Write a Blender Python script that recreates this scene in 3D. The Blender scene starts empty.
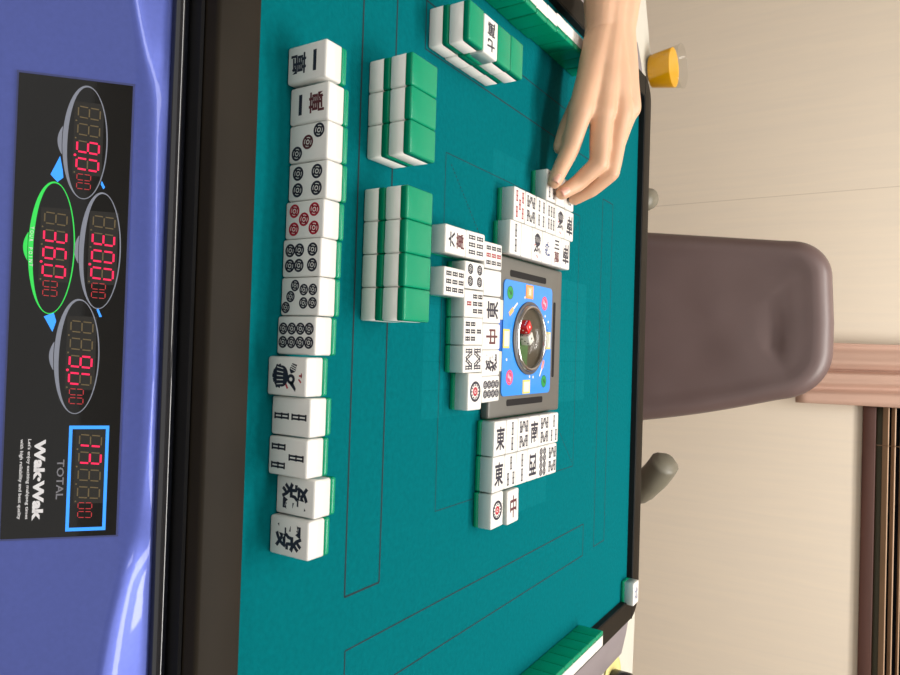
import bpy, bmesh, math, random
from mathutils import Vector, Matrix, noise
random.seed(7)
C = bpy.context.scene.collection
S = 0.001          # the table is measured in millimetres
T = 0.70           # height of the felt above the floor, metres
PI = math.pi
def W(x, y, z=0.0): return Vector((x*S, y*S, T+z*S))

# ------------------------------------------------------------------ camera
fR = Matrix.Rotation(0.029860538991869832, 4, 'Z') @ Matrix.Rotation(-0.01751118074008739, 4, 'Y') @ Matrix.Rotation(1.0099620743146516, 4, 'X')
cam_d = bpy.data.cameras.new('camera'); cam_d.sensor_width = 36; cam_d.lens = 696.4748854792342/900*36
cam_d.clip_start = 0.02; cam_d.clip_end = 50
cam = bpy.data.objects.new('camera', cam_d); C.objects.link(cam)
# the phone is held sideways: the room's up is the picture's right
cam.matrix_world = Matrix.Translation(W(11.605982759360119, -579.618409535349, 286.1376619759977)) @ fR @ Matrix.Rotation(PI/2, 4, 'Z')
bpy.context.scene.camera = cam

# ------------------------------------------------------------------ light
sc = bpy.context.scene
sc.view_settings.view_transform = 'Standard'; sc.view_settings.look = 'None'
sc.view_settings.gamma = 1; sc.view_settings.use_curve_mapping = False
sc.view_settings.exposure = 0.0
world = bpy.data.worlds.new('room_light'); sc.world = world; world.use_nodes = True
bg = world.node_tree.nodes['Background']; bg.inputs[0].default_value = (1.0, 0.97, 0.93, 1); bg.inputs[1].default_value = 0.86
CEIL = 2.45
LAMPS = [(-0.55, -0.35, 1.25, 0.30, 9), (0.75, 0.25, 1.25, 0.30, 17), (0.10, 0.70, 1.6, 0.30, 29)]   # x, y, length, width, watts

# ------------------------------------------------------------------ materials
MATS = {}
def mat(name, col, rough=0.5, metal=0.0, emit=None, estr=0.0, coat=0.0, noise_amt=0.0, nscale=40.0, bump=0.0, stretch=(1, 1, 1), spec=0.5, trans=0.0):
    if name in MATS: return MATS[name]
    m = bpy.data.materials.new(name); m.use_nodes = True
    nt = m.node_tree; b = nt.nodes['Principled BSDF']
    b.inputs['Base Color'].default_value = (*col, 1); b.inputs['Roughness'].default_value = rough
    b.inputs['Metallic'].default_value = metal; b.inputs['Coat Weight'].default_value = coat
    b.inputs['Specular IOR Level'].default_value = spec; b.inputs['Transmission Weight'].default_value = trans
    if emit: b.inputs['Emission Color'].default_value = (*emit, 1); b.inputs['Emission Strength'].default_value = estr
    tc = nt.nodes.new('ShaderNodeTexCoord'); mp = nt.nodes.new('ShaderNodeMapping'); mp.inputs['Scale'].default_value = stretch
    nz = nt.nodes.new('ShaderNodeTexNoise'); nz.inputs['Scale'].default_value = nscale; nz.inputs['Detail'].default_value = 5
    nt.links.new(tc.outputs['Object'], mp.inputs[0]); nt.links.new(mp.outputs[0], nz.inputs['Vector'])
    if noise_amt:
        r = nt.nodes.new('ShaderNodeMapRange'); r.inputs['From Min'].default_value = 0.25; r.inputs['From Max'].default_value = 0.75
        r.inputs['To Min'].default_value = 1-noise_amt; r.inputs['To Max'].default_value = 1+noise_amt
        mx = nt.nodes.new('ShaderNodeVectorMath'); mx.operation = 'SCALE'; mx.inputs[0].default_value = col
        nt.links.new(nz.outputs['Fac'], r.inputs['Value']); nt.links.new(r.outputs[0], mx.inputs['Scale']); nt.links.new(mx.outputs[0], b.inputs['Base Color'])
    if bump:
        bp = nt.nodes.new('ShaderNodeBump'); bp.inputs['Strength'].default_value = bump; bp.inputs['Distance'].default_value = 0.002
        nt.links.new(nz.outputs['Fac'], bp.inputs['Height']); nt.links.new(bp.outputs[0], b.inputs['Normal'])
    MATS[name] = m
    return m
def lin(r, g, b):
    f = lambda c: (c/255/12.92) if c/255 <= 0.04045 else ((c/255+0.055)/1.055)**2.4
    return (f(r), f(g), f(b))
ivory = mat('ivory', (0.80, 0.79, 0.755), 0.22, noise_amt=0.015, nscale=30)
jade = mat('jade_green', (0.0, 0.27, 0.135), 0.25, noise_amt=0.04, nscale=60, spec=0.3)
ink = mat('navy_ink', lin(30, 30, 48), 0.5, noise_amt=0.1)
redink = mat('red_ink', lin(175, 22, 48), 0.5, noise_amt=0.1)
brownink = mat('maroon_ink', lin(88, 30, 38), 0.5, noise_amt=0.1)
blueink = mat('blue_ink', lin(55, 75, 125), 0.5, noise_amt=0.1)
felt = mat('teal_felt', lin(0, 99, 106), 0.95, noise_amt=0.10, nscale=260, bump=0.25, spec=0.04)
feltlight = mat('printed_felt', lin(0, 104, 111), 0.95, noise_amt=0.09, nscale=260, bump=0.25, spec=0.06)
seam = mat('felt_seam', lin(6, 40, 48), 0.9, noise_amt=0.3, nscale=60)
railm = mat('rail_brown', lin(36, 31, 24), 0.6, noise_amt=0.16, nscale=18, bump=0.06, coat=0.0, spec=0.12)
gloss = mat('gloss_black', (0.008, 0.009, 0.014), 0.12, coat=0.6, noise_amt=0.05)
matteb = mat('matte_black', (0.008, 0.008, 0.009), 0.6, noise_amt=0.1, spec=0.2)
bluep = mat('blue_paint', lin(80, 94, 172), 0.42, metal=0.5, noise_amt=0.05, nscale=400, coat=0.35)
greyp = mat('apron_reflection_grey', lin(134, 126, 129), 0.45, noise_amt=0.04)  # blue side aprons, with their grey reflection put into the base colour
consolem = mat('console_grey', lin(104, 103, 98), 0.42, noise_amt=0.03, metal=0.2)
bodym = mat('table_body_grey', lin(90, 90, 100), 0.5, noise_amt=0.04)

# ------------------------------------------------------------------ helpers
def tag(o, label=None, cat=None, group=None, kind=None):
    if label: o['label'] = label
    if cat: o['category'] = cat
    if group: o['group'] = group
    if kind: o['kind'] = kind
    return o
def thing(name, label, cat, loc=(0, 0, 0), rz=0.0, group=None):
    o = bpy.data.objects.new(name, None); o.empty_display_size = 0.02; C.objects.link(o)
    o.location = loc; o.rotation_euler = (0, 0, rz)
    return tag(o, label, cat, group)
def mesh(name, bm, mats, smooth=True):
    me = bpy.data.meshes.new(name); bm.normal_update(); bm.to_mesh(me); bm.free()
    for m in (mats if isinstance(mats, (list, tuple)) else [mats]): me.materials.append(m)
    if smooth:
        for p in me.polygons: p.use_smooth = True
    return me
def obj(name, data, parent=None, loc=None, rot=None, sharp=None):
    o = bpy.data.objects.new(name, data); C.objects.link(o)
    if parent: o.parent = parent
    if loc is not None: o.location = loc
    if rot is not None: o.rotation_euler = rot
    return o
def flatshade(o): 
    for p in o.data.polygons: p.use_smooth = False
    return o
def autos(o, ang=35):
    m = o.modifiers.new('edges', 'EDGE_SPLIT'); m.split_angle = math.radians(ang); return o
def box(bm, x0, x1, y0, y1, z0, z1, bev=0.0, seg=3, s=S, mi=0, M=None):
    r = bmesh.ops.create_cube(bm, size=1)
    vs = r['verts']
    for v in vs:
        v.co = Vector(((x0+x1)/2+v.co.x*(x1-x0), (y0+y1)/2+v.co.y*(y1-y0), (z0+z1)/2+v.co.z*(z1-z0)))*s
    fs = list({f for v in vs for f in v.link_faces})
    for f in fs: f.material_index = mi
    if bev:
        es = list({e for f in fs for e in f.edges})
        rr = bmesh.ops.bevel(bm, geom=es, offset=bev*s, segments=seg, profile=0.5, affect='EDGES')
        vs = list({v for f in rr['faces'] for v in f.verts} | {v for v in vs if v.is_valid})
        for f in rr['faces']: f.material_index = mi
    if M is not None:
        for v in vs: v.co = M @ v.co
    return vs
def boxobj(name, m, parent, *a, **k):
    bm = bmesh.new(); box(bm, *a, **k); return autos(obj(name, mesh(name, bm, m), parent), 40)
def poly(bm, pts, z=0.0, mi=0, s=S):
    f = bm.faces.new([bm.verts.new((p[0]*s, p[1]*s, (p[2] if len(p) > 2 else z)*s)) for p in pts]); f.material_index = mi
    return f
def lathe(bm, prof, n=32, cx=0, cy=0, s=S, mi=0, cap=False):
    rings = []
    for r, z in prof:
        if r <= 1e-6: rings.append([bm.verts.new((cx*s, cy*s, z*s))])
        else: rings.append([bm.verts.new(((cx+r*math.cos(2*PI*i/n))*s, (cy+r*math.sin(2*PI*i/n))*s, z*s)) for i in range(n)])
    for a, b in zip(rings, rings[1:]):
        for i in range(n):
            j = (i+1) % n
            q = [a[i % len(a)], a[j % len(a)], b[j % len(b)], b[i % len(b)]]
            q2 = []
            for v in q:
                if v not in q2: q2.append(v)
            if len(q2) > 2: bm.faces.new(q2).material_index = mi
    return rings
def tube(bm, pts, rads, n=12, mi=0, flat=(1, 1)):
    pts = [Vector(p) for p in pts]; rings = []
    for i, p in enumerate(pts):
        d = (pts[min(i+1, len(pts)-1)]-pts[max(i-1, 0)]).normalized()
        up = Vector((0, 0, 1)) if abs(d.z) < 0.95 else Vector((1, 0, 0))
        a = d.cross(up).normalized(); b = a.cross(d).normalized(); r = rads[i] if isinstance(rads, (list, tuple)) else rads
        rings.append([bm.verts.new(p+a*math.cos(2*PI*k/n)*r*flat[0]+b*math.sin(2*PI*k/n)*r*flat[1]) for k in range(n)])
    for r0, r1 in zip(rings, rings[1:]):
        for k in range(n): bm.faces.new([r0[k], r0[(k+1) % n], r1[(k+1) % n], r1[k]]).material_index = mi
    bm.faces.new(rings[0][::-1]).material_index = mi; bm.faces.new(rings[-1]).material_index = mi
def textmesh(body, size, offset=0.0, xs=1.0, shear=0.0):
    """list of polygons (mm) of a piece of writing, centred on its own box"""
    cu = bpy.data.curves.new('writing', 'FONT'); cu.body = body; cu.size = size; cu.offset = offset; cu.shear = shear
    cu.resolution_u = 2
    o = bpy.data.objects.new('writing', cu); C.objects.link(o)
    dg = bpy.context.evaluated_depsgraph_get(); dg.update()
    me = bpy.data.meshes.new_from_object(o.evaluated_get(dg))
    P = [[me.vertices[i].co.copy() for i in p.vertices] for p in me.polygons]
    bpy.data.objects.remove(o); bpy.data.curves.remove(cu); bpy.data.meshes.remove(me)
    if not P: return [], 0, 0
    xs_ = [c.x for p in P for c in p]; ys_ = [c.y for p in P for c in p]
    cx, cy = (min(xs_)+max(xs_))/2, (min(ys_)+max(ys_))/2
    return [[((c.x-cx)*xs, c.y-cy) for c in p] for p in P], (max(xs_)-min(xs_))*xs, max(ys_)-min(ys_)
TXT = {}
def addtext(bm, body, size, u, v, mi=0, z=0.0, wid=None, hei=None, rot=0.0, offset=0.0):
    key = (body, size, offset)
    if key not in TXT: TXT[key] = textmesh(body, size, offset)
    P, w, h = TXT[key]
    fx = wid/w if wid and w else 1; fy = hei/h if hei and h else 1
    c, s = math.cos(rot), math.sin(rot)
    for p in P:
        q = [(x*fx, y*fy) for x, y in p]
        try: poly(bm, [(u+x*c-y*s, v+x*s+y*c) for x, y in q], z, mi)
        except Exception: pass
def annulus(bm, u, v, r0, r1, z, mi, n=20, sx=1.0, sy=1.0):
    for i in range(n):
        a, b = 2*PI*i/n, 2*PI*(i+1)/n
        pts = [(u+r1*math.cos(a)*sx, v+r1*math.sin(a)*sy), (u+r1*math.cos(b)*sx, v+r1*math.sin(b)*sy)]
        if r0 > 0: pts += [(u+r0*math.cos(b)*sx, v+r0*math.sin(b)*sy), (u+r0*math.cos(a)*sx, v+r0*math.sin(a)*sy)]
        else: pts += [(u, v)]
        poly(bm, pts, z, mi)
def bar(bm, u0, v0, u1, v1, w, z=0.0, mi=0):
    d = Vector((u1-u0, v1-v0)); L = d.length
    if L == 0: return
    n = Vector((-d.y, d.x))/L*w/2
    poly(bm, [(u0-n.x, v0-n.y), (u1-n.x, v1-n.y), (u1+n.x, v1+n.y), (u0+n.x, v0+n.y)], z, mi)

# ------------------------------------------------------------------ setting
def wallmat():
    m = bpy.data.materials.new('wood_grain_wallpaper'); m.use_nodes = True; nt = m.node_tree; b = nt.nodes['Principled BSDF']
    tc = nt.nodes.new('ShaderNodeTexCoord'); mp = nt.nodes.new('ShaderNodeMapping'); mp.inputs['Scale'].default_value = (26, 26, 1.6); mp.inputs['Rotation'].default_value = (0, 0.03, 0)
    nz = nt.nodes.new('ShaderNodeTexNoise'); nz.inputs['Scale'].default_value = 2.2; nz.inputs['Detail'].default_value = 6; nz.inputs['Distortion'].default_value = 0.6
    cr = nt.nodes.new('ShaderNodeValToRGB'); cr.color_ramp.elements[0].position = 0.3; cr.color_ramp.elements[0].color = (*lin(229, 216, 198), 1)
    cr.color_ramp.elements[1].position = 0.7; cr.color_ramp.elements[1].color = (*lin(234, 220, 200), 1)
    sx = nt.nodes.new('ShaderNodeSeparateXYZ'); ad = nt.nodes.new('ShaderNodeMath'); ad.operation = 'ADD'; ad.inputs[1].default_value = 10*1.9+0.434
    md = nt.nodes.new('ShaderNodeMath'); md.operation = 'MODULO'; md.inputs[1].default_value = 1.9
    lt = nt.nodes.new('ShaderNodeMath'); lt.operation = 'LESS_THAN'; lt.inputs[1].default_value = 0.0025
    sc_ = nt.nodes.new('ShaderNodeMath'); sc_.operation = 'MULTIPLY'; sc_.inputs[1].default_value = 0.35
    mx = nt.nodes.new('ShaderNodeMixRGB'); mx.inputs[2].default_value = (*lin(170, 152, 130), 1)
    nt.links.new(tc.outputs['Object'], mp.inputs[0]); nt.links.new(mp.outputs[0], nz.inputs['Vector']); nt.links.new(nz.outputs['Fac'], cr.inputs[0])
    nt.links.new(tc.outputs['Object'], sx.inputs[0]); nt.links.new(sx.outputs[0], ad.inputs[0]); nt.links.new(ad.outputs[0], md.inputs[0]); nt.links.new(md.outputs[0], lt.inputs[0])
    nt.links.new(lt.outputs[0], sc_.inputs[0]); nt.links.new(sc_.outputs[0], mx.inputs[0]); nt.links.new(cr.outputs[0], mx.inputs[1]); nt.links.new(mx.outputs[0], b.inputs['Base Color'])
    b.inputs['Roughness'].default_value = 0.75; return m
wallm = wallmat(); MATS['wall'] = wallm
plainwall = mat('plain_wall', lin(214, 200, 180), 0.8, noise_amt=0.02)
ceilm = mat('ceiling_white', (0.8, 0.79, 0.76), 0.85, noise_amt=0.02)
floorm = mat('floor_vinyl', lin(120, 104, 88), 0.5, noise_amt=0.12, nscale=6, stretch=(1, 8, 1))
framem = mat('window_frame_brown', lin(74, 42, 32), 0.45, noise_amt=0.12, nscale=10, stretch=(0.4, 1, 6))
trackm = mat('window_track_olive', lin(78, 72, 52), 0.4, metal=0.4, noise_amt=0.08)
YW = 1.5
def structure(name, bm, m):
    o = autos(obj(name, mesh(name, bm, m)), 40); return tag(o, kind='structure')
bm = bmesh.new(); box(bm, -3.0, 3.0, -2.4, YW+0.12, -0.1, 0, s=1); structure('floor', bm, floorm)
bm = bmesh.new(); box(bm, -3.0, 3.0, -2.4, YW+0.12, CEIL, CEIL+0.1, s=1); structure('ceiling', bm, ceilm)
bm = bmesh.new(); box(bm, -3.1, -3.0, -2.4, YW+0.12, 0, CEIL, s=1); structure('wall_left', bm, plainwall)
bm = bmesh.new(); box(bm, 3.0, 3.1, -2.4, YW+0.12, 0, CEIL, s=1); structure('wall_right', bm, plainwall)
WX0, WX1, WZ0, WZ1 = 0.09, 1.75, T+0.236, 2.05
bm = bmesh.new()
box(bm, -3, WX0, YW, YW+0.1, 0, CEIL, s=1); box(bm, WX1, 3, YW, YW+0.1, 0, CEIL, s=1)
box(bm, WX0, WX1, YW, YW+0.1, 0, WZ0, s=1); box(bm, WX0, WX1, YW, YW+0.1, WZ1, CEIL, s=1)
structure('wall_back', bm, wallm)
bm = bmesh.new()
box(bm, WX0, WX1, YW-0.012, YW+0.09, WZ0, WZ0+0.030, 0.003, 2, s=1)
box(bm, WX0, WX1, YW-0.012, YW+0.09, WZ1-0.03, WZ1, 0.003, 2, s=1)
box(bm, WX0, WX0+0.03, YW-0.012, YW+0.09, WZ0+0.03, WZ1-0.03, 0.003, 2, s=1)
box(bm, WX1-0.03, WX1, YW-0.012, YW+0.09, WZ0+0.03, WZ1-0.03, 0.003, 2, s=1)
win = structure('window_1', bm, framem)
bm = bmesh.new(); box(bm, WX0+0.03, WX1-0.03, YW+0.02, YW+0.05, WZ0+0.030, WZ0+0.052, 0.002, 2, s=1)
box(bm, WX0+0.9, WX0+0.93, YW+0.03, YW+0.05, WZ0+0.052, WZ1-0.03, s=1)
autos(obj('window_track', mesh('window_track', bm, trackm), win))
bm = bmesh.new(); box(bm, WX0+0.03, WX1-0.03, YW+0.058, YW+0.062, WZ0+0.03, WZ1-0.03, s=1)
obj('window_pane', mesh('window_pane', bm, mat('night_glass', (0.02, 0.022, 0.028), 0.06, spec=0.6, noise_amt=0.05)), win)

# ceiling lamps: the room's light
for i, (lx, ly, ll, lw, pw) in enumerate(LAMPS):
    where = ['above the left side of the mahjong table', 'above the right side of the mahjong table', 'near the window wall'][i]
    t = thing('ceiling_lamp', 'long white rectangular ceiling lamp ' + where, 'ceiling lamp', (lx, ly, CEIL), 0, 'ceiling lamps')
    bm = bmesh.new(); box(bm, -ll/2, ll/2, -lw/2, lw/2, -0.05, -0.002, 0.008, 3, s=1); autos(obj('lamp_housing', mesh('lamp_housing', bm, mat('lamp_white', (0.8, 0.8, 0.8), 0.4, noise_amt=0.01)), t))
    bm = bmesh.new(); box(bm, -ll/2+0.02, ll/2-0.02, -lw/2+0.02, lw/2-0.02, -0.056, -0.0505, 0.002, 2, s=1)
    obj('diffuser', mesh('diffuser', bm, mat('lamp_diffuser', (0.9, 0.9, 0.88), 0.6, emit=(1, 0.96, 0.9), estr=2.0)), t)
    ld = bpy.data.lights.new('lamp_light', 'AREA'); ld.shape = 'RECTANGLE'; ld.size = ll-0.04; ld.size_y = lw-0.04; ld.energy = pw; ld.color = (1, 0.965, 0.92)
    lo = bpy.data.objects.new('lamp_light', ld); C.objects.link(lo); lo.parent = t; lo.location = (0, 0, -0.06)

# ------------------------------------------------------------------ mahjong table
table = thing('mahjong_table', 'automatic mahjong table with teal felt, dark rails and a blue score panel at the front', 'table', (0, 0, 0))
def tob(name, bm, m, ang=40, smooth=True):
    """a part of the table, its mesh in millimetres above the felt"""
    me = mesh(name, bm, m, smooth); o = obj(name, me, table, loc=(0, 0, T)); return autos(o, ang)
FH = 332
bm = bmesh.new(); box(bm, -FH, FH, -FH, FH, -2, 0); playing_felt = tob('playing_felt', bm, felt); playing_felt.location.y = 0.0012
def ring(bm, prof, n=8, R0=10):
    """profile (half-size, z) swept round the square with rounded corners"""
    rings = []
    for d, z in prof:
        r = max(0.6, R0+(d-FH)); pts = []
        for q, (sx_, sy_) in enumerate(((1, 1), (-1, 1), (-1, -1), (1, -1))):
            for i in range(n+1):
                a = PI/2*q + PI/2*i/n
                pts.append(((sx_*(d-r)+r*math.cos(a))*S, (sy_*(d-r)+r*math.sin(a))*S, z*S))
        rings.append([bm.verts.new(p) for p in pts])
    N = len(rings[0])
    for a, b in zip(rings, rings[1:]):
        for i in range(N): bm.faces.new([a[i], a[(i+1) % N], b[(i+1) % N], b[i]])
prof = [(FH, 5), (FH, 7.9), (FH+0.3, 8.3), (FH+1.0, 8.5), (FH+13, 8.7), (FH+24.6, 8.5), (FH+25.6, 8.1), (FH+26.4, 7.2), (FH+26.7, 6.0), (FH+26.7, -3)]
bm = bmesh.new(); ring(bm, prof, R0=4); tob('table_rail', bm, railm, 60).location.y = 0.0012
bm = bmesh.new(); ring(bm, [(FH-0.8, -1), (FH-0.7, 7.2), (FH+0.5, 7.9), (FH+1.5, 7.9)], R0=4); tob('rail_liner', bm, matteb).location.y = 0.0012
bm = bmesh.new(); ring(bm, [(FH+26.4, -1), (FH+27.6, -2), (FH+27.6, -16), (FH+20, -17)], R0=4); tob('rail_skirt', bm, matteb)
for s_ in (-1, 1):            # joint covers across the rail corners
    boxobj('rail_joint', matteb, table, *sorted((s_*(FH+1), s_*(FH+26.0))), FH-1.5, FH-0.2, 8.0, 8.95).location = (0, 0, T)
# glossy bumper tube round the rim
bm = bmesh.new(); ring(bm, [(FH+27.6, -16)]+[(FH+31.2+3.9*math.cos(a), -12.8+4.0*math.sin(a)) for a in [PI*(1-0.125*k) for k in range(0, 13)]]+[(FH+30, -20)], R0=4)
tob('bumper_tube', bm, gloss, 70)
bm = bmesh.new(); box(bm, -330, 330, -330, 330, -120, -3, 6); tob('table_body', bm, bodym)
bm = bmesh.new(); box(bm, -170, 170, -170, 170, -640, -120, 12); tob('pedestal', bm, matteb)
bm = bmesh.new(); box(bm, -290, 290, -290, 290, -700, -640, 12); tob('base', bm, matteb)
# aprons on the two sides and behind (the front one is the score panel)
def apron(name, rz, m):
    bm = bmesh.new()
    prof_ = [(368, -12), (372, -11), (400, -15), (430, -21), (434, -24), (434, -34), (332, -36), (332, -30)]
    ys = [-352, -350, 368, 372, 384, 385]
    if rz == PI/2: prof_ = [(368, -12), (369, -14), (371, -18), (373, -22), (374, -26), (374, -30), (332, -36), (332, -30)]
    R = Matrix.Rotation(rz, 3, 'Z'); rings = []
    for y in ys:
        rings.append([bm.verts.new((R @ Vector((x, y if rz != PI/2 else max(-360, min(360, y)), z)))*S) for x, z in prof_])
    n = len(prof_)
    for a, b in zip(rings, rings[1:]):
        for i in range(n): bm.faces.new([a[i], b[i], b[(i+1) % n], a[(i+1) % n]])
    bm.faces.new(rings[0]); bm.faces.new(rings[-1][::-1])
    bmesh.ops.recalc_face_normals(bm, faces=bm.faces)
    return tob(name, bm, m)
apron('side_apron', 0, greyp)
o = apron('side_apron', 0, greyp); o.scale = (-1, 1, 1)

# front score panel: a ledge, a curved crease, then a slope of 42 degrees towards the player
SL = math.radians(42); P0 = Vector((0, -379, -20)); VV = Vector((0, math.cos(SL), math.sin(SL))); NN = Vector((0, -math.sin(SL), math.cos(SL)))
def crease(u):
    k = [(-380, -22), (-300, -18), (-200, -11), (-151, -5), (-125, 0.3), (-110, 3.2), (-94, 4.8), (-36, 7.2), (20, 8.4), (60, 7.2), (95, 4.2), (118, 0.3), (140, -3.4), (170, -7.8), (230, -14), (380, -24)]
    for (a, va), (b, vb) in zip(k, k[1:]):
        if a <= u <= b:
            t = (u-a)/(b-a); return va+(vb-va)*t
    return -22
bm = bmesh.new(); rows = []
NX = 120
us = [-372+744*i/NX for i in range(NX+1)]
for u in us:
    vc = sum(crease(max(-379, min(379, u+d))) for d in (-14, -7, 0, 7, 14))/5
    au = abs(u+2); w_ = max(0.0, min(1.0, (au-104)/22)); w_ = w_*w_*(3-2*w_)
    cin = Vector((u, 0, 0))+P0+VV*vc
    kk = [(0, -376), (110, -378.6), (124, -382), (147, -388), (170, -391.8), (240, -398), (400, -404)]
    for (a, va), (b, vb) in zip(kk, kk[1:]):
        if a <= au < b: yo = va+(vb-va)*(au-a)/(b-a)
    cr = cin.lerp(Vector((u, yo, -15.8)), w_)
    SV = ((cin if w_ == 0 else cr)-(Vector((u, 0, 0))+P0+VV*-78)); SV = SV.normalized()
    st = Vector((u, -366.0, -14.4)); col = [Vector((u, -340, -14.4)), st]
    L = (cr-st)
    col += [st+L*0.25+Vector((0, 0, 0.25)), st+L*0.6+Vector((0, 0, 0.6))]
    tdir = L.normalized(); n1 = cr-tdir*2.2+Vector((0, 0, .35)); n2 = cr-SV*2.2
    col += [n1, (n1+n2)/2*0.55+cr*0.45, n2]
    bot = Vector((u, 0, 0))+P0+VV*-78
    for k in range(1, 15): col.append(n2.lerp(bot, k/14))
    e = col[-1]; col += [e+Vector((0, -1.5, -3)), e+Vector((0, 2, -40)), Vector((u, -340, -120))]
    rows.append([bm.verts.new(c*S) for c in col])
for a, b in zip(rows, rows[1:]):
    for i in range(len(a)-1): bm.faces.new([a[i], a[i+1], b[i+1], b[i]])
bm.faces.new(rows[0]); bm.faces.new(rows[-1][::-1])
bmesh.ops.recalc_face_normals(bm, faces=bm.faces)
front = tob('front_panel', bm, bluep, 60)

# --- score display: black window on the slope, all drawn in slope coordinates (u along the edge, v up the slope)
PM = Matrix(((1, 0, 0, 0), (0, VV.y, NN.y, P0.y*S), (0, VV.z, NN.z, P0.z*S), (0, 0, 0, 1)))
def onpanel(name, bm, mats, parent, ang=40):
    bmesh.ops.transform(bm, matrix=PM, verts=bm.verts)
    o = obj(name, mesh(name, bm, mats), parent); 
    if parent is table: o.location = (0, 0, T)
    return autos(o, ang)
winm = mat('display_window', (0.007, 0.007, 0.007), 0.10, noise_amt=0.05, coat=0.0, spec=0.35)
bm = bmesh.new(); vs = box(bm, -109.3, 104.6, -51.2, -3.0, -1.2, 0.9, 0.35, 2)
display = onpanel('score_display', bm, winm, table)
bm = bmesh.new()
for a in ((-110.3, -109.3, -52.2, -2.0), (104.6, 105.4, -52.2, -2.0), (-109.3, 104.6, -3.0, -2.2), (-109.3, 104.6, -52.0, -51.2)): box(bm, *a, -1, 0.6)
onpanel('display_bezel', bm, mat('bezel_blue', lin(60, 68, 120), 0.3, noise_amt=0.04), display)
silver = mat('silver_print', lin(132, 138, 154), 0.4, noise_amt=0.03)
greenp = mat('lit_green_print', (0.02, 0.5, 0.06), 0.4, emit=(0.03, 0.62, 0.09), estr=0.5)
bluel = mat('lit_blue_print', (0.02, 0.2, 0.7), 0.4, emit=(0.04, 0.30, 0.95), estr=0.8)
smoke = mat('display_smoke', lin(24, 21, 15), 0.2, noise_amt=0.02)
offseg = mat('unlit_segment', lin(104, 90, 60), 0.4, noise_amt=0.03)
onseg = mat('lit_segment', (0.6, 0.0, 0.05), 0.4, emit=(1.0, 0.02, 0.10), estr=0.80)
dimseg = mat('dim_lit_segment', (0.4, 0.02, 0.03), 0.4, emit=(0.4, 0.03, 0.03), estr=0.5)
whitep = mat('white_print', (0.75, 0.75, 0.78), 0.5, noise_amt=0.02)
def ellipse_ring(cu, cv, ru, rv, name, m, thick=1.5, bottom=1.9, tab=True):
    bm = bmesh.new(); n = 72
    for i in range(n):
        a, b = 2*PI*i/n, 2*PI*(i+1)/n
        def pt(t, k):
            th = 0.55+(bottom*max(0, -math.sin(t)*0.8-math.cos(t)*0.25)) if k else 0
            return (cu+(ru-th*0.75)*math.cos(t), cv+(rv-th)*math.sin(t)+(0)) if k else (cu+ru*math.cos(t), cv+rv*math.sin(t))
        poly(bm, [pt(a, 0), pt(b, 0), pt(b, 1), pt(a, 1)], 0.97)
    if tab:   # the seat mark below the ring
        for i in range(16):
            t0, t1 = -1+2*i/16, -1+2*(i+1)/16
            f = lambda t: cv-rv-0.15-1.9*(1-t*t)
            g = lambda t: cv-rv*math.sqrt(max(0, 1-(t*6.5/ru)**2))-0.25
            poly(bm, [(cu+t0*6.5, min(f(t0), g(t0)-.05)), (cu+t1*6.5, min(f(t1), g(t1)-.05)), (cu+t1*6.5, g(t1)), (cu+t0*6.5, g(t0))], 0.97)
    return onpanel(name, bm, m, display)
SEG = {'0': 'abcdef', '1': 'bc', '3': 'abgcd', '6': 'acdefg', '9': 'abcdfg', '8': 'abcdefg', '-': '', 'c': 'cdef', 't': 'abcg'}
def digit(cu, cv, w, h, lit, dp=None, dim=False, name='digit'):
    bm = bmesh.new(); t = h*0.072; g = t*0.8; sk = 0.06*w
    X0, X1, Y0, Y1 = -w/2+t/2, w/2-t/2, -h/2+t/2, h/2-t/2
    seg = {'a': (X0+g, Y1, X1-g, Y1), 'd': (X0+g, Y0, X1-g, Y0), 'g': (X0+g, 0, X1-g, 0), 'f': (X0, g, X0, Y1-g), 'b': (X1, g, X1, Y1-g), 'e': (X0, Y0+g, X0, -g), 'c': (X1, Y0+g, X1, -g)}
    for k, (a, b, c, d) in seg.items():
        if dim and k == 'g': continue
        mi = (2 if dim else 1) if k in SEG[lit] else 0
        q = 0.35 if not dim else 0.2
        bar(bm, cu+a+b*sk*0.25, cv+b, cu+c+d*sk*0.25, cv+d, t*(1.15 if mi == 1 else 0.75), 1.0, mi)
    if dp is not None: annulus(bm, cu+w/2+1.1, cv-h/2-0.4, 0, 0.6 if dp else 0.4, 1.0, 1 if dp else 0, 10)
    return onpanel(name, bm, [offseg, onseg, dimseg], display)
def group5(cu, cv, off, lits, dps):
    bm = bmesh.new(); box(bm, cu+off-5, cu+off+4*8.1-3.0, cv-6.3, cv+6.2, 0.9, 0.94); onpanel('digit_backing', bm, smoke, display)
    for k in range(4): digit(cu+off+8.1*k, cv, 5.7, 10.0, lits[k], dps[k])
    digit(cu+off+30.4, cv-1.3, 3.2, 6.3, '0', None, True, 'small_digit'); digit(cu+off+34.5, cv-1.3, 3.2, 6.3, '0', None, True, 'small_digit')
ellipse_ring(-79.9, -22.6, 26.8, 9.6, 'score_ring', silver)
ellipse_ring(-29.5, -34.9, 30.8, 9.7, 'score_ring', greenp)['label'] = 'green score ring, lit'
ellipse_ring(-29.5, -14.5, 27.6, 9.0, 'score_ring', silver)
ellipse_ring(20.6, -22.6, 26.9, 9.6, 'score_ring', silver)
group5(-93.8, -21.3, 0, '--90', (False, False, True, False))
group5(-43.0, -33.6, 0, '-360', (False, False, True, False))
group5(-43.0, -13.2, 0, '-300', (False, False, True, False))
group5(6.8, -20.9, 0, '--9c', (False, False, True, False))
bm = bmesh.new()
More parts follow.
